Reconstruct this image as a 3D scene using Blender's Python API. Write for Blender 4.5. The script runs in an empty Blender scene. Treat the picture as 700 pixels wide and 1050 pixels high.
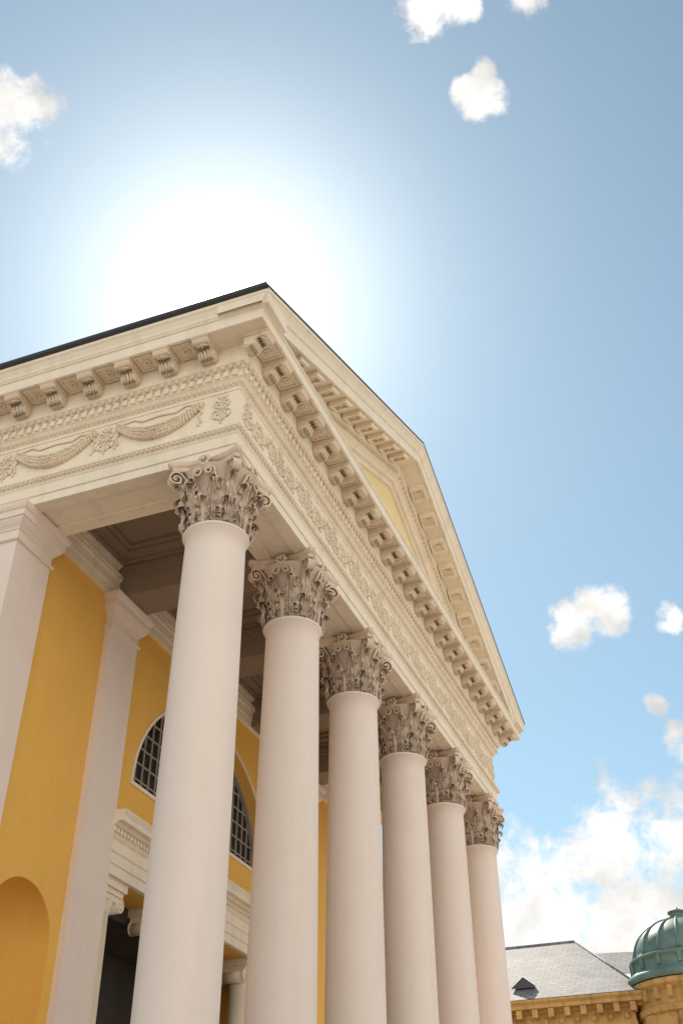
import bpy, bmesh, math, random
from mathutils import Vector, Matrix, noise
from mathutils.geometry import tessellate_polygon
random.seed(4)
sc = bpy.context.scene
R = math.radians
pi = math.pi

# ------------------------------------------------------------------ materials
def nd(nt, t, x=0, y=0):
    n = nt.nodes.new(t); n.location = (x, y); return n

def plaster(name, col, var=0.10, streak=0.10, bump=0.25, rough=0.85, scale=1.0, dark=(0.55,0.5,0.45), ao=0.0):
    m = bpy.data.materials.new(name); m.use_nodes = True
    nt = m.node_tree; b = nt.nodes['Principled BSDF']
    b.inputs['Roughness'].default_value = rough
    b.inputs['Specular IOR Level'].default_value = 0.25
    tc = nd(nt, 'ShaderNodeTexCoord')
    n1 = nd(nt, 'ShaderNodeTexNoise'); n1.inputs['Scale'].default_value = 0.9*scale; n1.inputs['Detail'].default_value = 5; n1.inputs['Roughness'].default_value = 0.65
    mp = nd(nt, 'ShaderNodeMapping'); mp.inputs['Scale'].default_value = (3.5*scale, 3.5*scale, 0.35*scale)
    n2 = nd(nt, 'ShaderNodeTexNoise'); n2.inputs['Scale'].default_value = 1.0; n2.inputs['Detail'].default_value = 4
    n3 = nd(nt, 'ShaderNodeTexNoise'); n3.inputs['Scale'].default_value = 22*scale; n3.inputs['Detail'].default_value = 4
    nt.links.new(tc.outputs['Object'], n1.inputs['Vector'])
    nt.links.new(tc.outputs['Object'], mp.inputs['Vector'])
    nt.links.new(mp.outputs[0], n2.inputs['Vector'])
    nt.links.new(tc.outputs['Object'], n3.inputs['Vector'])
    def ramp(n, a, bb, lo):
        r = nd(nt, 'ShaderNodeMapRange'); r.inputs[1].default_value = a; r.inputs[2].default_value = bb
        r.inputs[3].default_value = 0.0; r.inputs[4].default_value = lo
        nt.links.new(n.outputs[0], r.inputs[0]); return r
    r1 = ramp(n1, 0.45, 0.8, var*3); r2 = ramp(n2, 0.5, 0.8, streak*3)
    ad = nd(nt, 'ShaderNodeMath'); ad.operation = 'ADD'; ad.use_clamp = True
    nt.links.new(r1.outputs[0], ad.inputs[0]); nt.links.new(r2.outputs[0], ad.inputs[1])
    mx = nd(nt, 'ShaderNodeMix'); mx.data_type = 'RGBA'
    mx.inputs[6].default_value = (*col, 1); mx.inputs[7].default_value = (col[0]*dark[0], col[1]*dark[1], col[2]*dark[2], 1)
    nt.links.new(ad.outputs[0], mx.inputs[0])
    out = mx.outputs[2]
    if ao > 0:  # crevice shade: occlusion multiplied into the base colour
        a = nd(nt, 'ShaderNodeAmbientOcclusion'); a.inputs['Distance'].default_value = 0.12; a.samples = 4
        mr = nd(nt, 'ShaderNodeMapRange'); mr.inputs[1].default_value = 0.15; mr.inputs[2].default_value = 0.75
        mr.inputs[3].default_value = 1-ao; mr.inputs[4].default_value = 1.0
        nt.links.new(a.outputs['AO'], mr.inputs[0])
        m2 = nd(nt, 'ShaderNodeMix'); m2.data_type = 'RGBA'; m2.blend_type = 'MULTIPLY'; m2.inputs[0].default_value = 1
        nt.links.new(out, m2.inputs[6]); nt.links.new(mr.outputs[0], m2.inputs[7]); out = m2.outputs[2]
    nt.links.new(out, b.inputs['Base Color'])
    bp = nd(nt, 'ShaderNodeBump'); bp.inputs['Strength'].default_value = bump; bp.inputs['Distance'].default_value = 0.01
    nt.links.new(n3.outputs[0], bp.inputs['Height']); nt.links.new(bp.outputs[0], b.inputs['Normal'])
    return m

def simple(name, col, rough=0.5, metal=0.0, nscale=3, var=0.3, bump=0.1):
    m = bpy.data.materials.new(name); m.use_nodes = True
    nt = m.node_tree; b = nt.nodes['Principled BSDF']
    b.inputs['Roughness'].default_value = rough; b.inputs['Metallic'].default_value = metal
    tc = nd(nt, 'ShaderNodeTexCoord'); n = nd(nt, 'ShaderNodeTexNoise'); n.inputs['Scale'].default_value = nscale; n.inputs['Detail'].default_value = 5
    nt.links.new(tc.outputs['Object'], n.inputs['Vector'])
    mx = nd(nt, 'ShaderNodeMix'); mx.data_type = 'RGBA'
    mx.inputs[6].default_value = tuple(c*(1-var) for c in col)+(1,); mx.inputs[7].default_value = tuple(min(1, c*(1+var)) for c in col)+(1,)
    nt.links.new(n.outputs[0], mx.inputs[0]); nt.links.new(mx.outputs[2], b.inputs['Base Color'])
    bp = nd(nt, 'ShaderNodeBump'); bp.inputs['Strength'].default_value = bump; bp.inputs['Distance'].default_value = 0.02
    nt.links.new(n.outputs[0], bp.inputs['Height']); nt.links.new(bp.outputs[0], b.inputs['Normal'])
    return m

def tiled(name, c1, c2, mortar, bw, bh, ms=0.01, rough=0.8, rot=None):
    m = bpy.data.materials.new(name); m.use_nodes = True
    nt = m.node_tree; b = nt.nodes['Principled BSDF']; b.inputs['Roughness'].default_value = rough
    tc = nd(nt, 'ShaderNodeTexCoord'); mp = nd(nt, 'ShaderNodeMapping')
    if rot: mp.inputs['Rotation'].default_value = rot
    br = nd(nt, 'ShaderNodeTexBrick'); br.inputs['Scale'].default_value = 1
    br.inputs['Color1'].default_value = (*c1, 1); br.inputs['Color2'].default_value = (*c2, 1); br.inputs['Mortar'].default_value = (*mortar, 1)
    br.inputs['Brick Width'].default_value = bw; br.inputs['Row Height'].default_value = bh; br.inputs['Mortar Size'].default_value = ms
    nt.links.new(tc.outputs['Object'], mp.inputs[0]); nt.links.new(mp.outputs[0], br.inputs['Vector'])
    n = nd(nt, 'ShaderNodeTexNoise'); n.inputs['Scale'].default_value = 0.6; n.inputs['Detail'].default_value = 6
    nt.links.new(tc.outputs['Object'], n.inputs['Vector'])
    mr = nd(nt, 'ShaderNodeMapRange'); mr.inputs[1].default_value = .3; mr.inputs[2].default_value = .7; mr.inputs[3].default_value = .7; mr.inputs[4].default_value = 1.15
    nt.links.new(n.outputs[0], mr.inputs[0])
    mx = nd(nt, 'ShaderNodeMix'); mx.data_type = 'RGBA'; mx.blend_type = 'MULTIPLY'; mx.inputs[0].default_value = 1
    nt.links.new(br.outputs[0], mx.inputs[6]); nt.links.new(mr.outputs[0], mx.inputs[7])
    nt.links.new(mx.outputs[2], b.inputs['Base Color'])
    return m

M_WHITE = plaster('white_plaster', (0.87, 0.755, 0.61), var=0.06, streak=0.09, bump=0.2)
M_COL = plaster('column_render', (0.82, 0.685, 0.60), var=0.05, streak=0.06, bump=0.55, dark=(0.72,0.68,0.66))
M_ORN = plaster('cornice_ornament', (0.80, 0.665, 0.51), var=0.10, streak=0.05, bump=0.3, ao=0.0)
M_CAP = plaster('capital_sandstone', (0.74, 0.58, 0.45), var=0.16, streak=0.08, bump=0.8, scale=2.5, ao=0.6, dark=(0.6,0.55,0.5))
M_YEL = plaster('yellow_render', (0.84, 0.48, 0.11), var=0.07, streak=0.09, bump=0.35, dark=(0.8,0.72,0.6))
M_YELP = plaster('pale_yellow_render', (0.86, 0.69, 0.38), var=0.05, streak=0.05, bump=0.3, dark=(0.8,0.75,0.65))
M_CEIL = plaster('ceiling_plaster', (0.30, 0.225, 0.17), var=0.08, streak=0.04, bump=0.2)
M_ROOF = simple('dark_roof_metal', (0.035, 0.035, 0.038), 0.55, 0.0)
M_GLASS = simple('dark_window_glass', (0.02, 0.022, 0.025), 0.08, 0.0, var=0.2, bump=0.03)
M_DOOR = simple('dark_oak_door', (0.05, 0.035, 0.025), 0.5, 0.0)
M_DARK = simple('dark_interior', (0.06, 0.05, 0.045), 0.9, 0.0)
M_FRAME = simple('window_frame_paint', (0.36, 0.31, 0.25), 0.6, 0.0, var=0.1)
M_STEP = tiled('step_sandstone', (0.45, 0.38, 0.30), (0.40, 0.34, 0.27), (0.2, 0.18, 0.16), 1.6, 3.0, .008)
M_PAVE = tiled('plaza_paving', (0.50, 0.43, 0.35), (0.45, 0.39, 0.32), (0.24, 0.21, 0.18), 0.9, 0.6, .01)
M_SLATE = tiled('slate_roof', (0.20, 0.195, 0.19), (0.30, 0.29, 0.28), (0.10, 0.10, 0.10), 0.7, 0.3, .03, rough=0.65)
M_STONE = plaster('ochre_sandstone', (0.58, 0.35, 0.13), var=0.28, streak=0.2, bump=0.5, dark=(0.4,0.36,0.3))
M_COPPER = simple('green_copper', (0.13, 0.20, 0.17), 0.5, 0.2, nscale=1.5, var=0.5)

# ------------------------------------------------------------------ mesh builder
class MB:
    def __init__(s): s.v = []; s.f = []; s.s = []
    def add(s, vs, fs, smooth=False, M=None):
        o = len(s.v)
        if M is not None: vs = [M @ Vector(p) for p in vs]
        s.v += [tuple(p) for p in vs]
        s.f += [tuple(i+o for i in f) for f in fs]
        s.s += [smooth]*len(fs)
    def box(s, x0, x1, y0, y1, z0, z1, M=None):
        vs = [(x, y, z) for x in (x0, x1) for y in (y0, y1) for z in (z0, z1)]
        s.add(vs, [(0,1,3,2),(4,6,7,5),(0,4,5,1),(2,3,7,6),(0,2,6,4),(1,5,7,3)], False, M)
    def rows(s, rows, smooth=False, close=False, caps=False, M=None):
        n = len(rows[0]); vs = [p for r in rows for p in r]; fs = []
        for i in range(len(rows)-1):
            for j in range(n if close else n-1):
                k = (j+1) % n
                fs.append((i*n+j, i*n+k, (i+1)*n+k, (i+1)*n+j))
        if caps:
            fs.append(tuple(range(n))); fs.append(tuple((len(rows)-1)*n+j for j in range(n)))
        s.add(vs, fs, smooth, M)
    def lathe(s, prof, seg=32, smooth=True, M=None, a0=0, a1=2*pi, cx=0, cy=0):
        full = abs(a1-a0-2*pi) < 1e-6
        rows = []
        for r, z in prof:
            n = seg if full else seg+1
            rows.append([(cx+r*math.cos(a0+(a1-a0)*i/seg), cy+r*math.sin(a0+(a1-a0)*i/seg), z) for i in range(n)])
        s.rows(rows, smooth, close=full, M=M)
    def ell(s, c, r, M=None, seg=8, st=5):
        rows = []
        for i in range(st+1):
            t = pi*i/st
            rows.append([(c[0]+r[0]*math.sin(t)*math.cos(2*pi*j/seg), c[1]+r[1]*math.sin(t)*math.sin(2*pi*j/seg), c[2]+r[2]*math.cos(t)) for j in range(seg)])
        s.rows(rows, True, close=True, M=M)
    def tube(s, pts, rad, seg=6, M=None):
        pts = [Vector(p) for p in pts]; rows = []
        for i, p in enumerate(pts):
            t = (pts[min(i+1, len(pts)-1)]-pts[max(i-1, 0)]).normalized()
            up = Vector((1, 0, 0)) if abs(t.x) < 0.9 else Vector((0, 0, 1))
            a = t.cross(up).normalized(); b = t.cross(a)
            r = rad[i] if isinstance(rad, (list, tuple)) else rad
            rows.append([p+a*r*math.cos(2*pi*k/seg)+b*r*math.sin(2*pi*k/seg) for k in range(seg)])
        s.rows(rows, True, close=True, caps=True, M=M)
    def prism(s, poly, y0, y1, M=None):
        n = len(poly)
        vs = [(x, y0, z) for x, z in poly]+[(x, y1, z) for x, z in poly]
        fs = [tuple(range(n)), tuple(range(2*n-1, n-1, -1))]+[(i, (i+1) % n, n+(i+1) % n, n+i) for i in range(n)]
        s.add(vs, fs, False, M)

def obj(mb, name, mat, parent=None, bevel=0, recalc=True):
    me = bpy.data.meshes.new(name)
    me.from_pydata(mb.v, [], mb.f); me.update()
    me.polygons.foreach_set('use_smooth', mb.s)
    if recalc:
        bm = bmesh.new(); bm.from_mesh(me); bmesh.ops.recalc_face_normals(bm, faces=bm.faces); bm.to_mesh(me); bm.free()
    me.materials.append(mat)
    o = bpy.data.objects.new(name, me); sc.collection.objects.link(o)
    if parent: o.parent = parent
    if bevel:
        b = o.modifiers.new('bevel', 'BEVEL'); b.width = bevel; b.segments = 2; b.limit_method = 'ANGLE'
    return o
def empty(name, loc=(0,0,0)):
    e = bpy.data.objects.new(name, None); e.location = loc; sc.collection.objects.link(e); return e

# ------------------------------------------------------------------ dimensions (camera eye at z=0, ground at -1.6)
GZ = -1.6
S = 3.5
CX, CY0 = -8.07, 14.23
XF = -7.5; Y0 = 13.66; Y1 = 32.30; YM = (Y0+Y1)/2
XW = -12.3
XB = -48.0
ZC = 13.0
ZN = 11.55
ZS = 0.2
church = empty('neoclassical_church')

def U(profile, mb, xb=XB, xf=XF, y0=Y0, y1=Y1, caps=False):
    rows = [[], [], [], []]
    for p, z in profile:
        rows[0].append((xb, y0-p, z)); rows[1].append((xf+p, y0-p, z)); rows[2].append((xf+p, y1+p, z)); rows[3].append((xb, y1+p, z))
    mb.rows(rows, caps=caps)

# ---- entablature
mb = MB()
U([(0,ZC+.003),(0,13.20),(.03,13.205),(.03,13.44),(.05,13.46),(.055,13.50),(.10,13.56),(.13,13.575),(.13,13.64),(.0,13.66),(0,14.70),
   (.03,14.715),(.03,14.75),(.10,14.84),(.12,14.85),(.12,15.02),(.15,15.03),(.19,15.09),(.25,15.12),(.25,15.56)], mb)
U([(.25,15.56),(.74,15.56),(.74,15.53),(.80,15.53),(.80,15.78),(.83,15.79),(.84,15.82),(-.1,15.90)], mb)
obj(mb, 'entablature', M_WHITE, church)
mb = MB()
U([(0,ZC),(-.30,ZC),(-.30,ZC+.04),(-.84,ZC+.04),(-.84,ZC),(-1.14,ZC),(-1.14,13.42),(-1.10,13.44),(-1.10,13.62),(-1.20,13.72),(-1.24,13.80),(-1.24,14.02)], mb, xb=XW)
obj(mb, 'architrave_soffit', M_WHITE, church)
for yy, sg in ((Y0, -1), (Y1, 1)):
    mb = MB(); prof = [(.0,15.80),(.84,15.82),(.86,15.84),(.87,15.90),(.92,16.0),(.955,16.03),(.96,16.06),(.96,16.10),(0,16.10)]
    mb.rows([[(x, yy+sg*p, z) for p, z in prof] for x in (XB, XF+.945)], close=True, caps=True)
    obj(mb, 'flank_gutter_moulding', M_WHITE, church)
    mb = MB(); prof = [(.80,16.105),(.98,16.105),(1.03,16.14),(1.035,16.215),(1.0,16.22),(.80,16.22)]
    mb.rows([[(x, yy+sg*p, z) for p, z in prof] for x in (XB, XF+.96)], close=True, caps=True)
    obj(mb, 'roof_gutter', M_ROOF, church)

# ---- ornaments along mouldings
def beads_line(mb, p, z, pitch, r, xmin=-26.0):
    n = int((Y1-Y0+2*p)/pitch)
    for i in range(n+1):
        mb.ell((XF+p, Y0-p+i*pitch, z), r, seg=6, st=4)
    x = XF+p-pitch
    while x > xmin:
        mb.ell((x, Y0-p, z), (r[1], r[0], r[2]), seg=6, st=4); x -= pitch
mb = MB()
beads_line(mb, .045, 14.765, .115, (.05,.042,.055))
beads_line(mb, .10, 13.535, .11, (.035,.038,.035))
beads_line(mb, .20, 15.075, .17, (.05,.06,.055))
obj(mb, 'egg_and_dart_moulding', M_ORN, church, recalc=False)
mb = MB()
n = int((Y1-Y0+.2)/.19)
for i in range(n+1):
    y = Y0-.12+i*.19; mb.box(XF+.11, XF+.17, y, y+.11, 14.875, 15.005)
x = XF
while x > -26:
    mb.box(x-.11, x, Y0-.17, Y0-.11, 14.875, 15.005); x -= .19
obj(mb, 'dentils', M_WHITE, church)

def modillion(mb, M):
    pr = [(0,0),(.49,0),(.52,-.04),(.525,-.10),(.49,-.15),(.43,-.155),(.37,-.135),(.29,-.15),(.235,-.20),(.19,-.28),(.13,-.33),(.06,-.34),(0,-.31)]
    mb.prism(pr, -.15, .15, M)
    mb.prism([(0,.0),(.56,.0),(.56,-.045),(.53,-.07),(0,-.07)], -.19, .19, M)
    for cx, cz, r in ((.12,-.21,.115), (.45,-.095,.065)):
        rows = []
        for yy, rr in ((-.172, r*.35), (-.172, r*.95), (-.16, r), (.16, r), (.172, r*.95), (.172, r*.35)):
            rows.append([(cx+rr*math.cos(2*pi*k/12), yy, cz+rr*math.sin(2*pi*k/12)) for k in range(12)])
        mb.rows(rows, close=True, caps=True, M=M)
        mb.ell((cx, 0, cz), (r*.4, .195, r*.4), M, seg=8, st=4)
    for k, (yy, w) in enumerate(((0,.035),(-.07,.028),(.07,.028),(-.12,.02),(.12,.02))):
        mb.tube([(.05,yy,-.345),(.13,yy*1.0,-.345),(.205,yy,-.29),(.26,yy,-.20),(.33,yy,-.15),(.40,yy*.9,-.165),(.45,yy*.6,-.20)], [w*.8,w,w*1.1,w*1.1,w,w,w*.5], 6, M)
def place(x, y, z, ang): return Matrix.Translation((x, y, z)) @ Matrix.Rotation(ang, 4, 'Z')
mb = MB(); ro = MB()
ZM = 15.557
for k in range(-1, 22):
    y = CY0+.875*k
    modillion(mb, place(XF+.245, y, ZM, 0))
    if k < 21:
        yc = y+.4375
        ro.box(XF+.28, XF+.70, yc-.20, yc-.165, 15.52, 15.559); ro.box(XF+.28, XF+.70, yc+.165, yc+.20, 15.52, 15.559)
        ro.box(XF+.28, XF+.315, yc-.165, yc+.165, 15.52, 15.559); ro.box(XF+.665, XF+.70, yc-.165, yc+.165, 15.52, 15.559)
        for q in range(6):
            ro.ell((XF+.49+.06*math.cos(q*pi/3), yc+.06*math.sin(q*pi/3), 15.545), (.04,.04,.03), seg=6, st=4)
        ro.ell((XF+.49, yc, 15.53), (.035,.035,.035), seg=6, st=4)
x = CX
while x > -26:
    modillion(mb, place(x, Y0-.245, ZM, -pi/2))
    xc = x-.4375
    ro.box(xc-.20, xc-.165, Y0-.70, Y0-.28, 15.52, 15.559); ro.box(xc+.165, xc+.20, Y0-.70, Y0-.28, 15.52, 15.559)
    ro.box(xc-.165, xc+.165, Y0-.315, Y0-.28, 15.52, 15.559); ro.box(xc-.165, xc+.165, Y0-.70, Y0-.665, 15.52, 15.559)
    for q in range(6):
        ro.ell((xc+.06*math.cos(q*pi/3), Y0-.49+.06*math.sin(q*pi/3), 15.545), (.04,.04,.03), seg=6, st=4)
    x -= .875
obj(mb, 'modillions', M_ORN, church)
obj(ro, 'soffit_rosettes', M_ORN, church)

# ---- frieze ornament
def rosette(mb, M, c, r):
    for q in range(6):
        a = q*pi/3
        mb.ell((c[0]+r*.6*math.cos(a), -.012, c[1]+r*.6*math.sin(a)), (r*.38, .035, r*.38), M, 6, 4)
    mb.ell((c[0], -.03, c[1]), (r*.3, .035, r*.3), M, 6, 4)
def leafb(mb, M, c, ang, l, w):
    mb.ell((0,0,0), (l, .03, w), M @ Matrix.Translation((c[0], -.012, c[1])) @ Matrix.Rotation(-ang, 4, 'Y'), 6, 4)
def swag(mb, M, x0, x1, zt, drop):
    N = 32
    for i in range(N+1):
        t = i/N; x = x0+(x1-x0)*t; z = zt-drop*4*t*(1-t)
        th = .05+.08*math.sin(pi*t)
        sl = -drop*4*(1-2*t)/(x1-x0)
        for q in range(4):
            off = (q-1.5)*th*.62
            a = math.atan(sl)+(.6 if q > 1.5 else -.6)*(1 if t < .5 else -1)+random.uniform(-.2,.2)
            mb.ell((0,0,0), (.064,.06+.03*math.sin(pi*t),.026), M @ Matrix.Translation((x-sl*off*.5, -.03-random.random()*.03, z+off)) @ Matrix.Rotation(-a, 4, 'Y'), 6, 4)
    for xx in (x0, x1):
        rosette(mb, M, (xx, zt+.02), .085)
        for q in range(6):
            mb.ell((xx+.03*math.sin(q*2.1), -.02, zt-.12-.075*q), (.032, .035, .045), M, 6, 4)
    xm = (x0+x1)/2
    mb.tube([(x0+.08,-.02,zt+.06),(x0+.35,-.02,zt+.10),(x0+.55,-.02,zt+.0),(xm,-.02,zt+.04),(x1-.55,-.02,zt+.0),(x1-.35,-.02,zt+.10),(x1-.08,-.02,zt+.06)], .02, 5, M)
def candelabrum(mb, M, x, z0, z1):
    h = z1-z0
    mb.tube([(x,-.01,z0),(x,-.01,z1)], .022, 6, M)
    for s_ in (-1, 1):
        for zz, r in ((z0+h*.2,.12),(z0+h*.58,.10)):
            pts = []
            for i in range(16):
                a = -pi/2+i*.42; rr = r*(1-i/20)
                pts.append((x+s_*(r*.95+rr*math.cos(a)*.9), -.012, zz+rr*math.sin(a)+r))
            mb.tube(pts, .018, 5, M)
            leafb(mb, M, (x+s_*.07, zz-.01), s_*.8 if s_ > 0 else pi-.8, .08, .028)
    for q in range(5):
        a = pi/2+(q-2)*.45; leafb(mb, M, (x+.08*math.cos(a), z1-.1+.08*math.sin(a)), a, .085, .026)
    rosette(mb, M, (x, z0+h*.5), .05)
def rinceau(mb, M, x, z, r, fl):
    pts = []
    for i in range(28):
        a = (pi+i*.36) if fl > 0 else (pi-i*.36)
        rr = r*(1-i/31)
        pts.append((x+rr*math.cos(a), -.014, z+rr*math.sin(a)*.95))
    mb.tube(pts, [.04-.0008*i for i in range(28)], 5, M)
    rosette(mb, M, (x, z), r*.34)
    for i in range(0, 20, 2):
        p = pts[i]; a = (pi+i*.36) if fl > 0 else (pi-i*.36)
        leafb(mb, M, (x+(p[0]-x)*1.22, z+(p[2]-z)*1.22), a+.9*fl+random.uniform(-.2,.2), .09, .033)
        if i < 12: leafb(mb, M, (x+(p[0]-x)*.80, z+(p[2]-z)*.80), a-.7*fl+pi, .06, .022)
mb = MB()
MF = Matrix.Translation((0, Y0, 0))
x = XF-.36
candelabrum(mb, MF, x, 13.82, 14.55)
x = -8.32
while x > -26:
    swag(mb, MF, x-1.86, x, 14.43, .40)
    candelabrum(mb, MF, x-1.86-.27, 13.84, 14.5)
    x -= 2.40
MX = Matrix.Translation((XF, 0, 0)) @ Matrix.Rotation(pi/2, 4, 'Z')
y = Y0+.38; i = 0
candelabrum(mb, MX, y, 13.82, 14.55); y += .52
while y < Y1-.4:
    rinceau(mb, MX, y, 14.17, .29, 1 if i % 2 == 0 else -1)
    if i % 2 == 1:
        candelabrum(mb, MX, y+.40, 13.82, 14.52)
        y += .86
    else: y += .64
    i += 1
obj(mb, 'frieze_reliefs', M_ORN, church, recalc=False)
mb = MB()
U([(0,13.70),(.022,13.705),(.022,13.745),(0,13.75)], mb)
U([(0,14.60),(.022,14.605),(.022,14.645),(0,14.65)], mb)
obj(mb, 'frieze_borders', M_WHITE, church)

# ---- pediment
YE0, YE1 = Y0-.94, Y1+.94
ZE, ZP = 16.14, 20.30
SL = (ZP-ZE)/(YM-YE0)
rk = [(-.12,-1.10),(.03,-1.10),(.05,-1.04),(.11,-.98),(.14,-.97),(.14,-.86),(.18,-.82),(.24,-.78),(.24,-.60),(.74,-.60),(.74,-.63),(.80,-.63),(.80,-.34),(.84,-.32),(.85,-.28),(.88,-.20),(.94,-.10),(.97,-.08),(.97,0),(-.12,0)]
bm = bmesh.new()
mb = MB()
mb.rows([[(XF+p, YE0, ZE+dz) for p, dz in rk], [(XF+p, YM, ZP+dz) for p, dz in rk], [(XF+p, YE1, ZE+dz) for p, dz in rk]], close=True, caps=True)
o = obj(mb, 'raking_cornice', M_WHITE, church)
bm.from_mesh(o.data)
bmesh.ops.bisect_plane(bm, geom=bm.verts[:]+bm.edges[:]+bm.faces[:], plane_co=(0,0,15.825), plane_no=(0,0,1), clear_inner=True)
bm.to_mesh(o.data); bm.free()
mb = MB(); mo = MB()
def topz(y): return ZE+SL*((y-YE0) if y < YM else (YE1-y))
for k in range(-1, 22):
    y = CY0+.875*k
    if abs(y-YM) < .3: continue
    if topz(y)-.95 < 15.9: continue
    sg = SL if y < YM else -SL
    h = .21
    def q(px, dy, dz): return (XF+px, y+dy, topz(y)-.60+sg*dy+dz)
    o4 = [(.27,-h),(.72,-h),(.72,h),(.27,h)]; i4 = [(.34,-h+.07),(.65,-h+.07),(.65,h-.07),(.34,h-.07)]
    rows = [[q(a, b, 0) for a, b in o4], [q(a, b, -.15) for a, b in o4], [q(a, b, -.15) for a, b in i4], [q(a, b, -.06) for a, b in i4]]
    mb.rows(rows, close=True, caps=True)
    mo.ell(q(.495, 0, -.075), (.07,.07,.04))
y = YE0+1.6
while y < YE1-1.6:
    if abs(y-YM) > .1: mo.ell((XF+.19, y, topz(y)-.84), (.05,.05,.05), seg=6, st=4)
    y += .15
obj(mb, 'raking_modillions', M_WHITE, church); obj(mo, 'raking_ornament', M_ORN, church)
zt = 15.86
def tri(x, inset, zb):
    z_ap = ZP-1.0-inset*1.08
    hw = (z_ap-zb)/SL
    return [(x, YM-hw, zb), (x, YM+hw, zb), (x, YM, z_ap)]
mb = MB()
A = tri(XF-.05, -.2, zt-.02); B = tri(XF-.05, .26, zt+.2); Bi = [(XF-.12, p[1], p[2]) for p in B]
mb.rows([A, B, Bi], close=True)
obj(mb, 'tympanum_frame', M_WHITE, church)
T = tri(XF-.119, .15, zt+.1)
mb = MB(); mb.add(T, [(0,1,2)]); obj(mb, 'tympanum_panel', M_YELP, church)

# roof
mb = MB()
th = .035
prof = [(YE0-.05, ZE+.005-.02), (YM, ZP+.005), (YE1+.05, ZE+.005-.02), (YE1+.05, ZE+.005+th), (YM, ZP+th+.01), (YE0-.05, ZE+.005+th)]
mb.rows([[(x, y, z) for y, z in prof] for x in (XB, XF+.985)], close=True, caps=True)
obj(mb, 'roof', M_ROOF, church)
mb = MB()
x = XF
while x > XB:
    for a, b in ((YE0+.3, YM), (YE1-.3, YM)):
        za = ZE+.3*SL+th
        mb.add([(x, a, za), (x+.04, a, za), (x+.04, a, za+.05), (x, a, za+.05), (x, b, ZP+th), (x+.04, b, ZP+th), (x+.04, b, ZP+th+.05), (x, b, ZP+th+.05)], [(0,1,2,3),(4,5,6,7),(3,2,6,7),(0,3,7,4),(1,2,6,5)])
    x -= .6
obj(mb, 'roof_seams', M_ROOF, church)

# ---- columns
shaft = MB()
H = ZN-ZS
def rad(t):
    return .605-.058*max(0, (t-.25)/.75)**1.4
pl = [(.80,.30),(.84,.33),(.85,.40),(.82,.46),(.74,.48),(.72,.52),(.735,.57),(.78,.58),(.79,.64),(.76,.69),(.69,.70),(.66,.74)]
N = 26
pr = pl+[(rad(i/N)+(0.02 if i == 0 else 0), .78+(H-.78-.12)*i/N) for i in range(N+1)]+[(.585,H-.10),(.585,H-.085),(.60,H-.08),(.615,H-.05),(.60,H-.02),(.56,H-.005),(.53,H)]
shaft.lathe(pr, 64)
shaft.box(-.86,.86,-.86,.86,0,.30)
cap = MB()
cap.lathe([(.52,0),(.50,.05),(.50,.6),(.54,.85),(.62,1.02),(.70,1.12),(.73,1.16)], 48)
def leaf(mb, ang, r0, h, W, c, flare):
    NU, NV = 13, 30
    rows = []
    for j in range(NV+1):
        v = j/NV
        if v < .68:
            t = v/.68; r = r0+.025+flare*t**2; z = h*t*.86
        else:
            ph = (v-.68)/.32*R(215)
            r = r0+.025+flare+c*(1-math.cos(ph)); z = h*.86+c*1.25*math.sin(ph)
        env = (.80+.28*math.sin(pi*min(1, v*1.15)))
        if v > .62: env *= max(.12, 1-((v-.62)/.38)**1.6*.85)
        lob = 1-.30*abs(math.sin(v*pi*5.0))**1.5*(1 if v > .05 else 0)
        w = W*env*lob
        row = []
        for i in range(NU):
            u = -1+2*i/(NU-1)
            s_ = u*w
            fur = .024*math.cos(u*pi*4+v*3*abs(u))*(1-.4*v)+.035*math.exp(-(u*5)**2)
            side = .06*abs(u)**2*(1 if v < .68 else 1.3)
            rr = r-.5*s_*s_/r0*.9+fur+side*math.sin(v*pi*5)**2
            row.append((rr, s_, z-.05*abs(u)*(v > .3)))
        rows.append(row)
    mb.rows(rows, smooth=True, M=Matrix.Rotation(ang, 4, 'Z'))
for k in range(8):
    leaf(cap, k*pi/4+pi/8, .51, .84, .20, .085, .10)
    leaf(cap, k*pi/4, .515, .46, .215, .075, .07)
def ribbon(mb, pts, w, t, M):
    rows = []
    P = [Vector((p[0], 0, p[1])) for p in pts]
    for i, p in enumerate(P):
        d = (P[min(i+1, len(P)-1)]-P[max(i-1, 0)]).normalized(); n = Vector((-d.z, 0, d.x))
        ww = w*(1-.25*i/len(P))
        rows.append([p+n*t+Vector((0,-ww,0)), p+n*t*.3+Vector((0,-ww*.6,0)), p+n*t*.3+Vector((0,ww*.6,0)), p+n*t+Vector((0,ww,0)), p-n*t+Vector((0,ww,0)), p-n*t+Vector((0,-ww,0))])
    mb.rows(rows, close=True, caps=True, M=M)
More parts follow.
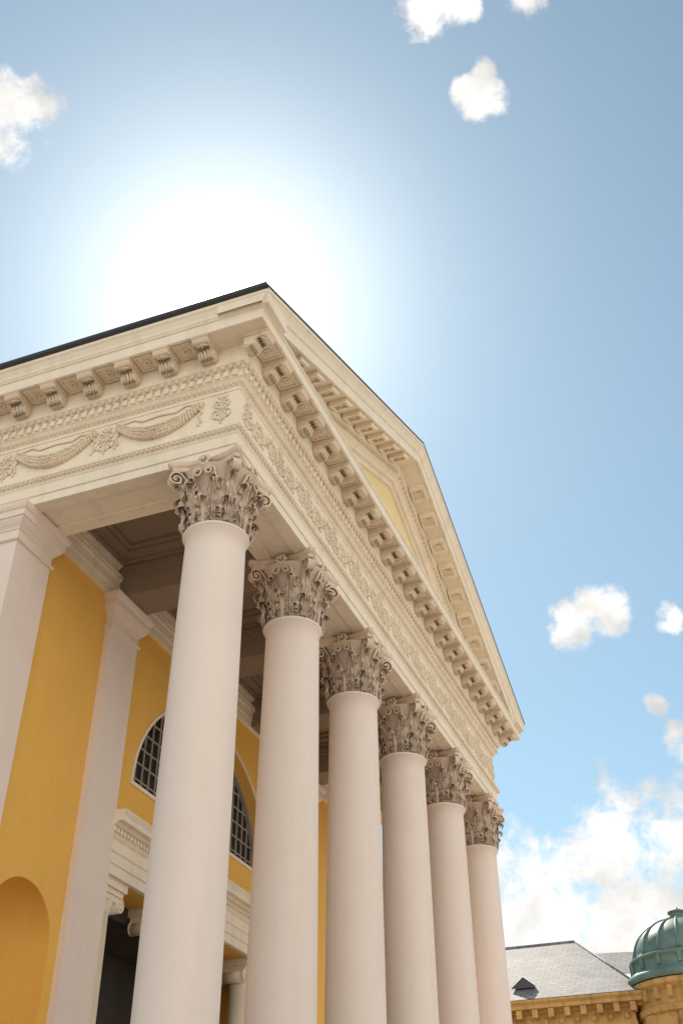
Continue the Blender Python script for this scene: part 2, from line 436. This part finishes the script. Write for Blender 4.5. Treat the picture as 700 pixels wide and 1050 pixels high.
for k in range(4):
    M = Matrix.Rotation(pi/4+k*pi/2, 4, 'Z')
    pts = [(.55,.62),(.58,.78),(.63,.92),(.70,1.04),(.78,1.12)]
    c0 = (.87, 1.01)
    for i in range(30):
        a = pi*.62-i*.36; rr = .145*(1-i/34)
        pts.append((c0[0]+rr*math.cos(a), c0[1]+rr*math.sin(a)))
    ribbon(cap, pts, .085, .016, M)
    cap.ell((c0[0], 0, c0[1]), (.04,.10,.04), M)
    leaf(cap, pi/4+k*pi/2, .60, 1.0, .10, .06, .12)
    M = Matrix.Rotation(k*pi/2, 4, 'Z')
    for sg in (-1, 1):
        leaf(cap, k*pi/2+sg*.30, .55, .98, .085, .05, .10)
        pts = [(.58, sg*.30, .62), (.60, sg*.27, .80), (.63, sg*.22, .95)]
        for i in range(22):
            a = pi*.85-i*.4; rr = .10*(1-i/26)
            pts.append((.67+.002*i, sg*(.125-rr*math.cos(a)), 1.0+rr*math.sin(a)))
        cap.tube(pts, [.032]*3+[.028-.0005*i for i in range(22)], 6, M)
    for q_ in range(7):
        a = q_*2*pi/7
        cap.ell((.69, .085*math.cos(a), 1.25+.085*math.sin(a)), (.05,.055,.055), M, 6, 4)
    cap.ell((.73, 0, 1.25), (.05,.04,.04), M, 6, 4)
def abac(off, z):
    pts = []
    hc, mid = .735+off, .575+off; ch = .075
    for k in range(4):
        M = Matrix.Rotation(k*pi/2, 4, 'Z')
        for i in range(13):
            t = -1+2*i/12
            y = t*(hc-ch); x = mid+(hc-mid)*abs(t)**1.9
            p = M @ Vector((x, y, z)); pts.append(p)
    return pts
cap.rows([abac(-.05,1.155), abac(-.03,1.17), abac(-.02,1.24), abac(.0,1.25), abac(.02,1.27), abac(.035,1.31), abac(.035,1.352)], close=True, caps=True)
for i, p in enumerate(cap.v):
    n_ = noise.noise(Vector(p)*7)*.014
    cap.v[i] = (p[0]*(1+n_), p[1]*(1+n_), min(p[2]+n_*.5, 1.352)*(ZC-ZN+.001)/1.352)
so = obj(shaft, 'column_shaft_and_base', M_COL, church); so.location = (CX, CY0, ZS)
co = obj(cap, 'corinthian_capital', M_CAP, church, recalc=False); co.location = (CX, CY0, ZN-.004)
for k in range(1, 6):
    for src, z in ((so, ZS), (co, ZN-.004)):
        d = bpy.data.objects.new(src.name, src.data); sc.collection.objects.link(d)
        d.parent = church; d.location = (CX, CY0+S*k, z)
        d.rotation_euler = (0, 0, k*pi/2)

# ---- portico ceiling, beams
mb = MB()
mb.box(XW+.01, XF-1.0, Y0+1.0, Y1-1.0, 14.01, 14.15)
for k in range(5):
    ya, yb = CY0+S*k+.46, CY0+S*(k+1)-.46
    xa, xb_ = XW+.14, XF-1.25
    for i, (d, z) in enumerate(((0,13.80),(.18,13.87),(.42,13.94))):
        w = .18 if i == 0 else (.24 if i == 1 else .12)
        mb.box(xa+d, xb_-d, ya+d, ya+d+w, z, 14.012); mb.box(xa+d, xb_-d, yb-d-w, yb-d, z, 14.012)
        mb.box(xa+d, xa+d+w, ya+d+w, yb-d-w, z, 14.012); mb.box(xb_-d-w, xb_-d, ya+d+w, yb-d-w, z, 14.012)
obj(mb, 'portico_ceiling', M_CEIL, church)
mb = MB()
for k in range(1, 5):
    y = CY0+S*k
    mb.box(XW+.01, XF-1.12, y-.44, y+.44, 13.03, 14.0)
    mb.box(XW+.01, XF-1.12, y-.50, y+.50, 13.55, 13.62)
    mb.box(XW+.01, XF-1.12, y-.54, y+.54, 13.62, 13.78)
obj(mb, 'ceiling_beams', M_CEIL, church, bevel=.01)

# ---- back wall with openings
YLc, RL, ZL = 22.35, 3.4, 9.38
SQ = .84
def arc(cy, cz, r, n=32): return [(cy+r*math.cos(pi*i/n), cz+r*SQ*math.sin(pi*i/n)) for i in range(n+1)]
def arcc(cy, cz, r, n=32): return [(cy+r*math.cos(pi*i/n), cz+r*math.sin(pi*i/n)) for i in range(n+1)]
niches = [(15.98, 3.0, 5.45, .93), (29.98, 3.0, 5.45, .93)]
holes = []
for cy, zb, zs, r in niches:
    holes.append([(cy-r, zb), (cy+r, zb)]+arcc(cy, zs, r, 24))
holes.append(arc(YLc, ZL, RL, 40))
PY0, PY1, PZ = 18.45, 25.9, 7.25
holes.append([(PY0, ZS), (PY1, ZS), (PY1, PZ), (PY0, PZ)])
outer = [(13.95, -1.5), (32.01, -1.5), (32.01, 14.0), (13.95, 14.0)]
polys = [[Vector((0, a, b)) for a, b in outer]]+[[Vector((0, a, b)) for a, b in h] for h in holes]
tris = tessellate_polygon(polys)
flat = [v for p in polys for v in p]
mb = MB()
mb.add([(XW, v.y, v.z) for v in flat], [tuple(t) for t in tris])
for h, dep in zip(holes, (.0, .0, .40, 2.4)):
    if dep > 0:
        mb.rows([[(XW, a, b) for a, b in h], [(XW-dep, a, b) for a, b in h]], close=True)
obj(mb, 'portico_back_wall', M_YEL, church, recalc=False)
mb = MB()
for cy, zb, zs, r in niches:
    rows = []
    for z in (zb, zs): rows.append([(XW-r*math.sin(pi*i/20), cy+r*math.cos(pi*i/20), z) for i in range(21)])
    for j in range(1, 11):
        e = pi/2*j/10
        rows.append([(XW-r*math.cos(e)*math.sin(pi*i/20), cy+r*math.cos(e)*math.cos(pi*i/20), zs+r*math.sin(e)) for i in range(21)])
    mb.rows(rows, smooth=True)
    mb.add([(XW-r*math.sin(pi*i/20), cy+r*math.cos(pi*i/20), zb) for i in range(21)], [tuple(range(21))])
obj(mb, 'wall_niches', M_YEL, church, recalc=False)
mb = MB()
mb.add([(XW-.38, a, b) for a, b in arc(YLc, ZL, RL+.02, 40)], [tuple(range(41))])
obj(mb, 'lunette_glass', M_GLASS, church)
mb = MB()
def ringbar(mb, r0, r1, x0, x1, n=40):
    rows = []
    for r, x in ((r0, x0), (r0, x1), (r1, x1), (r1, x0)):
        rows.append([(x, a, b) for a, b in arc(YLc, ZL, r, n)])
    rows.append(rows[0]); mb.rows(rows)
ringbar(mb, RL-.10, RL-.001, XW-.37, XW-.26)
mb.box(XW-.37, XW-.26, YLc-RL, YLc+RL, ZL+.001, ZL+.10)
for yy in (-1.05, 1.05):
    mb.box(XW-.37, XW-.16, YLc+yy-.13, YLc+yy+.13, ZL+.12, ZL+SQ*math.sqrt(RL**2-yy**2)-.05)
yy = -RL+.3
while yy < RL:
    hh = SQ*math.sqrt(max(0, (RL-.1)**2-yy*yy))
    if hh > .15: mb.box(XW-.37, XW-.33, YLc+yy-.018, YLc+yy+.018, ZL+.1, ZL+hh)
    yy += .3
z = .38
while z < SQ*(RL-.1):
    w = math.sqrt((RL-.1)**2-(z/SQ)**2); mb.box(XW-.37, XW-.335, YLc-w, YLc+w, ZL+z-.018, ZL+z+.018); z += .38
obj(mb, 'lunette_window_bars', M_FRAME, church)
mb = MB()
ringbar(mb, RL+.001, RL+.07, XW-.02, XW+.03)
mb.box(XW-.02, XW+.05, YLc-RL-.08, YLc+RL+.08, ZL-.08, ZL-.003)
obj(mb, 'lunette_surround', M_WHITE, church)
mb = MB()
pr = [(-.05,PZ-.004),(.07,PZ-.004),(.07,7.45),(.10,7.455),(.10,7.66),(.13,7.68),(.13,7.72),(.05,7.73),(.05,7.95),(.09,7.98),(.12,8.04),(.12,8.14),(.20,8.17),(.24,8.22),(.36,8.23),(.36,8.33),(.42,8.42),(.42,8.45),(-.05,8.49)]
mb.rows([[(XW+p, y, z) for p, z in pr] for y in (PY0-.22, PY1+.22)], close=True, caps=True)
for yy in (PY0-.22, PY1+.02): mb.box(XW-.02, XW+.065, yy, yy+.20, ZS, PZ-.006)
y = PY0-.2
while y < PY1+.15:
    mb.box(XW+.115, XW+.18, y, y+.07, 8.05, 8.135); y += .13
obj(mb, 'portal_entablature', M_WHITE, church)
mb = MB()
mb.box(XW-2.45, XW-2.38, PY0-.3, PY1+.3, ZS, PZ+.3)
mb.box(XW-2.4, XW-.8, PY0, PY1, PZ-.35, PZ-.01)
obj(mb, 'portal_recess', M_DARK, church)
mb = MB()
for k in range(3):
    c = 22.17+(k-1)*2.1
    for s_ in (-1, 1):
        a = c+s_*.42
        mb.box(XW-2.38, XW-2.30, a-.40, a+.40, ZS, 4.6)
        for z in (.5, 1.9, 3.3): mb.box(XW-2.30, XW-2.26, a-.28, a+.28, z, z+1.1)
obj(mb, 'portal_doors', M_DOOR, church, bevel=.01)
mb = MB()
for y in (18.90, 21.08, 23.26, 25.44):
    M = Matrix.Translation((XW-.42, y, 0))
    mb.lathe([(.36,ZS),(.36,.35),(.33,.42),(.28,.46),(.275,2.5),(.235,6.62),(.26,6.64),(.26,6.68),(.235,6.70),(.30,6.84),(.30,6.9)], 28, M=M)
    mb.box(-.30,.30,-.40,.40,6.86,6.98, M)
    mb.box(-.34,.34,-.38,.38,6.98,7.08, M)
    mb.box(-.40,.40,-.42,.42,7.08,7.246, M)
    for s_ in (-1, 1):
        for xx in (.30, -.30):
            pts = []
            for i in range(26):
                a = pi/2-s_*i*.42; rr = .155*(1-i/30)
                pts.append((xx, s_*.33+rr*math.cos(a), 6.83+rr*math.sin(a)))
            mb.tube(pts, .026, 6, M)
        mb.rows([[(xx, s_*.33+.14*math.cos(2*pi*q/14), 6.83+.14*math.sin(2*pi*q/14)) for q in range(14)] for xx in (-.29, .29)], True, close=True, caps=True, M=M)
obj(mb, 'ionic_portal_columns', M_WHITE, church)

def pilaster(mb, x0, x1, y0, y1):
    pr = [(.10,ZS),(.10,.55),(.05,.60),(.05,.66),(0,.70),(0,12.22),(.045,12.23),(.06,12.26),(.045,12.29),(0,12.30),(0,12.48),(.03,12.50),(.03,12.53),(.09,12.60),(.13,12.66),(.14,12.70),(.17,12.71),(.17,12.85),(.20,12.87),(.23,12.93),(.24,12.995)]
    mb.rows([[(x0-p, y0-p, z), (x1+p, y0-p, z), (x1+p, y1+p, z), (x0-p, y1+p, z)] for p, z in pr], close=True, caps=True)
mb = MB()
pilaster(mb, XW-1.0, XW+.15, Y0+.02, Y0+1.14)
pilaster(mb, XW-1.0, XW+.15, Y1-1.14, Y1-.02)
for y in (CY0+S, CY0+4*S): pilaster(mb, XW-.3, XW+.15, y-.55, y+.55)
x = XW-7
while x > XB:
    pilaster(mb, x-.55, x+.55, Y0+.02, Y0+1.1); x -= 6
obj(mb, 'pilasters', M_COL, church)
mb = MB()
pr = [(0,13.003),(.10,13.003),(.10,13.20),(.13,13.205),(.13,13.42),(.16,13.44),(.18,13.52),(.20,13.53),(.20,13.58),(.10,13.59),(.10,13.70),(.16,13.74),(.22,13.84),(.24,13.85),(.24,14.008)]
mb.rows([[(XW+p, y, z) for p, z in pr] for y in (Y0+1.14, Y1-1.14)])
y = Y0+1.2
bd = MB()
while y < Y1-1.2:
    bd.ell((XW+.165, y, 13.48), (.04,.038,.04), seg=6, st=4)
    bd.ell((XW+.18, y, 13.79), (.05,.042,.05), seg=6, st=4); y += .115
obj(mb, 'portico_wall_entablature', M_WHITE, church); obj(bd, 'portico_wall_beading', M_ORN, church, recalc=False)
mb = MB()
mb.box(XB, XW-1.0, Y0+.25, Y0+.6, -1.5, ZC); mb.box(XB, XW-1.0, Y1-.6, Y1-.25, -1.5, ZC)
mb.box(XB-.3, XB, Y0+.25, Y1-.25, -1.5, 20.0-4)
obj(mb, 'church_side_walls', M_YEL, church)
mb = MB(); mb.box(XB, XW-.5, Y0+.02, Y1-.02, ZC-.004, ZC+.1); obj(mb, 'wall_head', M_WHITE, church)
mb = MB()
x = XW-4
while x > XB+3:
    for ya, yb in ((Y0+.2, Y0+.245), (Y1-.245, Y1-.2)):
        pts = [(x-1.0, 4.0), (x+1.0, 4.0)]+[(x+math.cos(pi*i/16), 9+math.sin(pi*i/16)) for i in range(17)]
        mb.prism(pts, ya, yb)
    x -= 6
obj(mb, 'flank_windows', M_GLASS, church)
mb = MB()
pr = [(-1.2,ZS)]; p = .45; z = ZS
for i in range(11):
    pr.append((p, z)); z2 = z-1.8/11; pr.append((p, max(z2, GZ))); p += .33; z = z2
U(pr, mb, xb=XW-1.5)
mb.box(XW-2.4, XF-1.1, Y0+1.1, Y1-1.1, ZS-.3, ZS-.003)
obj(mb, 'portico_steps', M_STEP, church, bevel=0)

# ------------------------------------------------------------------ distant sandstone building
town = empty('sandstone_palace')
mb = MB()
bx0, bx1, by0, by1, bz = -48.0, -8.4, 68.0, 84.0, 15.3
mb.box(bx0, bx1-.6, by0+.6, by1, GZ+.002, bz-.4)
obj(mb, 'walls', M_STONE, town)
mb = MB()
def ring(mb, pr):
    rows = [[(bx0, by0-p, z), (bx1+p, by0-p, z), (bx1+p, by1, z)] for p, z in pr]
    rows = list(map(list, zip(*rows))); mb.rows(rows)
ring(mb, [(-.6,bz-1.5),(-.45,bz-1.5),(-.45,bz-1.3),(-.5,bz-1.28),(-.5,bz-.6),(-.3,bz-.5),(-.3,bz-.4),(.15,bz-.35),(.15,bz-.15),(.3,bz),(.3,bz+.12),(-.5,bz+.15)])
x = bx0
while x < bx1: mb.box(x, x+.32, by0-.1, by0+.45, bz-.85, bz-.38); x += .95
x = bx0+.3
while x < bx1:
    mb.ell((x+.34, by0+.48, bz-1.0), (.22, .12, .2)); x += .95
for zf in (3.2, 8.2):
    ring(mb, [(-.6,zf),(-.35,zf),(-.3,zf+.25),(-.6,zf+.3)])
obj(mb, 'cornice', M_STONE, town)
mb = MB(); mg = MB()
x = bx0+1.5
while x < bx1-2:
    for zf, h in ((-.2,2.6),(4.4,3.0),(9.2,3.4)):
        mg.box(x, x+1.3, by0+.56, by0+.595, zf, zf+h)
        mb.box(x-.2, x, by0+.45, by0+.599, zf, zf+h); mb.box(x+1.3, x+1.5, by0+.45, by0+.599, zf, zf+h)
        mb.box(x-.3, x+1.6, by0+.35, by0+.599, zf+h, zf+h+.3); mb.box(x-.3, x+1.6, by0+.35, by0+.599, zf-.2, zf)
        mb.box(x+.61, x+.69, by0+.54, by0+.57, zf, zf+h)
    x += 3.2
obj(mb, 'window_surrounds', M_STONE, town); obj(mg, 'windows', M_GLASS, town)
mb = MB()
rz = 20.4; ez = bz+.15
V = [(bx0,by0-.3,ez),(bx1+.3,by0-.3,ez),(-13.0,75.0,rz),(bx0,75.0,rz),(bx1+.3,84,ez),(-13.0,77.0,rz),(bx0,84,ez),(bx0,77,rz)]
mb.add(V, [(0,1,2,3),(1,4,5,2),(4,6,7,5),(2,5,7,3)])
mb.add([(-14,76,19.9),(-8.6,76.5,19.75),(-8.6,73,17.6),(-14,72.8,17.6),(-8.6,80,17.6)], [(0,1,2,3),(1,2,4)])
obj(mb, 'slate_roof', M_SLATE, town)
mb = MB()
mb.tube([(bx1+.3,by0-.3,ez+.03),(-13,75,rz+.03)], .06); mb.tube([(bx0,75,rz+.03),(-13,75,rz+.03)], .07)
obj(mb, 'roof_ridges', M_SLATE, town)
mb = MB()
dx, dz = -15.3, 16.35
dy = by0-.3+(dz-ez)*(7.3/(rz-ez))
mb.add([(dx-.8,dy-.25,dz),(dx+.8,dy-.25,dz),(dx,dy-.25,dz+.62),(dx,dy+1.6,dz+.70)], [(0,2,3),(1,2,3)])
obj(mb, 'dormer_roof', M_SLATE, town)
mb = MB(); mb.add([(dx-.72,dy-.24,dz+.0),(dx+.72,dy-.24,dz+.0),(dx,dy-.24,dz+.56)], [(0,1,2)]); obj(mb, 'dormer_window', M_GLASS, town)
TX, TY = -5.75, 70.0
M = Matrix.Translation((TX, TY, 0))
K = 1.13
mb = MB()
mb.lathe([(2.7*K,GZ+.003),(2.7*K,8),(2.85*K,8.1),(2.85*K,8.4),(2.7*K,8.5),(2.7*K,14.0),(2.85*K,14.1),(2.85*K,14.4),(2.75*K,14.5),(2.75*K,15.2),(3.0*K,15.4),(3.1*K,15.5),(3.1*K,15.75),(2.9*K,15.85)], 40, smooth=False, M=M)
for k in range(8):
    Mk = M @ Matrix.Rotation(k*pi/4, 4, 'Z')
    mb.box(2.6*K, 2.92*K, -.3, .3, 9, 14.0, Mk)
for k in range(24):
    Mk = M @ Matrix.Rotation(k*pi/12, 4, 'Z')
    mb.box(2.6*K, 3.02*K, -.13, .13, 14.75, 15.35, Mk)
obj(mb, 'turret_drum', M_STONE, town)
mb = MB()
for k in range(8):
    Mk = M @ Matrix.Rotation(k*pi/4+pi/8, 4, 'Z')
    mb.prism([(2.6*K,9.5),(2.76*K,9.5),(2.76*K,13.2),(2.6*K,13.2)], -.45, .45, Mk)
obj(mb, 'turret_windows', M_GLASS, town)
mb = MB()
dp = [(3.15,15.8),(3.25,15.95),(3.2,16.2),(2.95,16.35),(2.8,16.6),(2.8,17.05),(2.9,17.1),(2.9,17.25),(2.7,17.3)]
dp += [(2.65*math.cos(t*pi/2/14), 17.3+2.35*math.sin(t*pi/2/14)) for t in range(0, 13)]
dp += [(.50,19.68),(.55,19.75),(.45,19.8),(.40,19.9),(.40,20.0),(.5,20.05),(.5,20.13),(.3,20.22),(.12,20.3),(.05,20.4)]
dp = [(r*K, z) for r, z in dp]
mb.lathe(dp, 48, M=M)
for k in range(16):
    Mk = M @ Matrix.Rotation(k*pi/8, 4, 'Z')
    mb.tube([(2.68*K*math.cos(t*pi/2/10), 0, 17.3+2.38*math.sin(t*pi/2/10)) for t in range(0, 9)], .07, 5, Mk)
    mb.box(2.8*K, 2.9*K, -.12, .12, 16.55, 17.1, Mk)
obj(mb, 'copper_dome', M_COPPER, town)

# ------------------------------------------------------------------ ground
mb = MB(); mb.add([(-1500,-1500,GZ),(1500,-1500,GZ),(1500,1500,GZ),(-1500,1500,GZ)], [(0,1,2,3)])
obj(mb, 'plaza_ground', M_PAVE)

# ------------------------------------------------------------------ world
SUN = Vector((-.3427, .5826, .7372)).normalized()
w = bpy.data.worlds.new('sky'); sc.world = w; w.use_nodes = True
nt = w.node_tree
for n_ in list(nt.nodes): nt.nodes.remove(n_)
out = nd(nt, 'ShaderNodeOutputWorld')
sky = nd(nt, 'ShaderNodeTexSky'); sky.sky_type = 'NISHITA'; sky.sun_disc = False
sky.sun_elevation = math.asin(SUN.z); sky.sun_rotation = math.atan2(SUN.x, SUN.y)
sky.dust_density = 0.15; sky.air_density = 1.0; sky.ozone_density = 1.0
hs = nd(nt, 'ShaderNodeHueSaturation'); hs.inputs['Saturation'].default_value = .86; nt.links.new(sky.outputs[0], hs.inputs['Color'])
tn = nd(nt, 'ShaderNodeMix'); tn.data_type = 'RGBA'; tn.blend_type = 'MULTIPLY'; tn.inputs[0].default_value = 1; tn.inputs[7].default_value = (.97, 1.12, 1.0, 1)
nt.links.new(hs.outputs[0], tn.inputs[6])
bg = nd(nt, 'ShaderNodeBackground'); bg.inputs[1].default_value = 0.14
nt.links.new(tn.outputs[2], bg.inputs[0])
tc = nd(nt, 'ShaderNodeTexCoord')
def math_(op, a, b=None, c=None, clamp=False):
    n = nd(nt, 'ShaderNodeMath'); n.operation = op; n.use_clamp = clamp
    for i, q_ in enumerate((a, b, c)):
        if q_ is None: continue
        if isinstance(q_, (int, float)): n.inputs[i].default_value = q_
        else: nt.links.new(q_, n.inputs[i])
    return n.outputs[0]
def dot_(vec):
    n = nd(nt, 'ShaderNodeVectorMath'); n.operation = 'DOT_PRODUCT'; n.inputs[1].default_value = vec
    nt.links.new(tc.outputs['Generated'], n.inputs[0]); return n.outputs['Value']
cs = math_('MAXIMUM', dot_(SUN), 0.0)
au = math_('ADD', math_('ADD', math_('MULTIPLY', math_('POWER', cs, 110), .62), math_('MULTIPLY', math_('POWER', cs, 13), .13)), math_('MULTIPLY', math_('POWER', cs, 1300), 10))
bga = nd(nt, 'ShaderNodeBackground'); bga.inputs[0].default_value = (1, .955, .88, 1); nt.links.new(au, bga.inputs[1])
ads = nd(nt, 'ShaderNodeAddShader'); nt.links.new(bg.outputs[0], ads.inputs[0]); nt.links.new(bga.outputs[0], ads.inputs[1])
cl = [((-.51,.43,.90), .034), ((-.51,.40,.875), .026), ((-.485,.44,.925), .020),
      ((-.125,.515,.980), .020), ((-.09,.52,.980), .018), ((-.03,.5446,.990), .016),
      ((-.0879,.5785,.9057), .018), ((-.082,.565,.925), .011), ((-.10,.57,.915), .012),
      ((-.115,.8827,.52), .020), ((-.085,.885,.527), .023), ((-.098,.878,.532), .018), ((-.036,.9079,.5228), .012), ((-.0628,.9489,.4589), .009), ((-.0504,.9787,.428), .016),
      ((-.1873,1.0147,.3166), .055), ((-.13,1.0177,.3453), .055), ((-.0623,1.0408,.3453), .075), ((-.235,1.0116,.2822), .038), ((-.1532,1.071,.2879), .07), ((-.0632,1.071,.2879), .08), ((-.2232,1.05,.26), .055),
      ((.25,.95,.30), .14), ((.6,.6,.5), .12), ((-.8,.1,.45), .14)]
# unseen cloud bank behind the viewer, added to raise the fill light
cl += [((.75,-.45,.45), .55), ((.45,-.8,.55), .50), ((0.0,-.9,.40), .45), ((.95,.0,.38), .42)]
fld = None
for c, r in cl:
    c = Vector(c).normalized(); k = 2/(r*r)
    d = math_('MULTIPLY_ADD', dot_(c), k, 1-k)
    fld = d if fld is None else math_('MAXIMUM', fld, d)
fld = math_('MAXIMUM', fld, -4.0)
nz = nd(nt, 'ShaderNodeTexNoise'); nz.inputs['Scale'].default_value = 24; nz.inputs['Detail'].default_value = 9; nz.inputs['Roughness'].default_value = .62
nz.inputs['Distortion'].default_value = .25
nt.links.new(tc.outputs['Generated'], nz.inputs['Vector'])
f2 = math_('MULTIPLY_ADD', math_('SUBTRACT', nz.outputs[0], .45), 7.0, fld)
mr = nd(nt, 'ShaderNodeMapRange'); mr.interpolation_type = 'SMOOTHSTEP'; mr.inputs[1].default_value = -.3; mr.inputs[2].default_value = 1.3
nt.links.new(f2, mr.inputs[0])
nz2 = nd(nt, 'ShaderNodeTexNoise'); nz2.inputs['Scale'].default_value = 16; nz2.inputs['Detail'].default_value = 5
mpo = nd(nt, 'ShaderNodeMapping'); mpo.inputs['Location'].default_value = (.01, .0, .02); nt.links.new(tc.outputs['Generated'], mpo.inputs[0]); nt.links.new(mpo.outputs[0], nz2.inputs['Vector'])
cr = nd(nt, 'ShaderNodeMapRange'); cr.inputs[1].default_value = .42; cr.inputs[2].default_value = .66; cr.inputs[3].default_value = 1.15; cr.inputs[4].default_value = .72
nt.links.new(nz2.outputs[0], cr.inputs[0])
# clouds opposite the sun brightened further, for more fill on the facade
fl_ = math_('MULTIPLY_ADD', math_('MAXIMUM', dot_(-Vector((SUN.x, SUN.y, 0)).normalized()), 0.0), .75, 1.0)
bgc = nd(nt, 'ShaderNodeBackground'); bgc.inputs[0].default_value = (1, .975, .94, 1); nt.links.new(math_('MULTIPLY', cr.outputs[0], fl_), bgc.inputs[1])
mxs = nd(nt, 'ShaderNodeMixShader')
nt.links.new(mr.outputs[0], mxs.inputs[0]); nt.links.new(ads.outputs[0], mxs.inputs[1]); nt.links.new(bgc.outputs[0], mxs.inputs[2])
nt.links.new(mxs.outputs[0], out.inputs[0])
w.cycles.sampling_method = 'MANUAL'; w.cycles.sample_map_resolution = 1024

sl = bpy.data.lights.new('sun', 'SUN'); sl.energy = 5; sl.angle = R(.5); sl.color = (1, .90, .77)
so_ = bpy.data.objects.new('sun', sl); sc.collection.objects.link(so_)
so_.rotation_euler = SUN.to_track_quat('Z', 'Y').to_euler(); so_.location = SUN*100

# ------------------------------------------------------------------ camera
cam = bpy.data.cameras.new('camera'); cam.sensor_fit = 'VERTICAL'; cam.sensor_height = 36; cam.sensor_width = 24
cam.lens = 1113/1050*36; cam.clip_end = 5000; cam.clip_start = .05
c = bpy.data.objects.new('camera', cam); sc.collection.objects.link(c)
fw = Vector((-.2931, .744, .6004)).normalized(); rt = Vector((.9304, .3665, 0)).normalized(); up = rt.cross(fw)
c.matrix_world = Matrix(((rt.x, up.x, -fw.x, 0), (rt.y, up.y, -fw.y, 0), (rt.z, up.z, -fw.z, 0), (0, 0, 0, 1)))
sc.camera = c
sc.view_settings.view_transform = 'Standard'; sc.view_settings.look = 'None'; sc.view_settings.exposure = 0
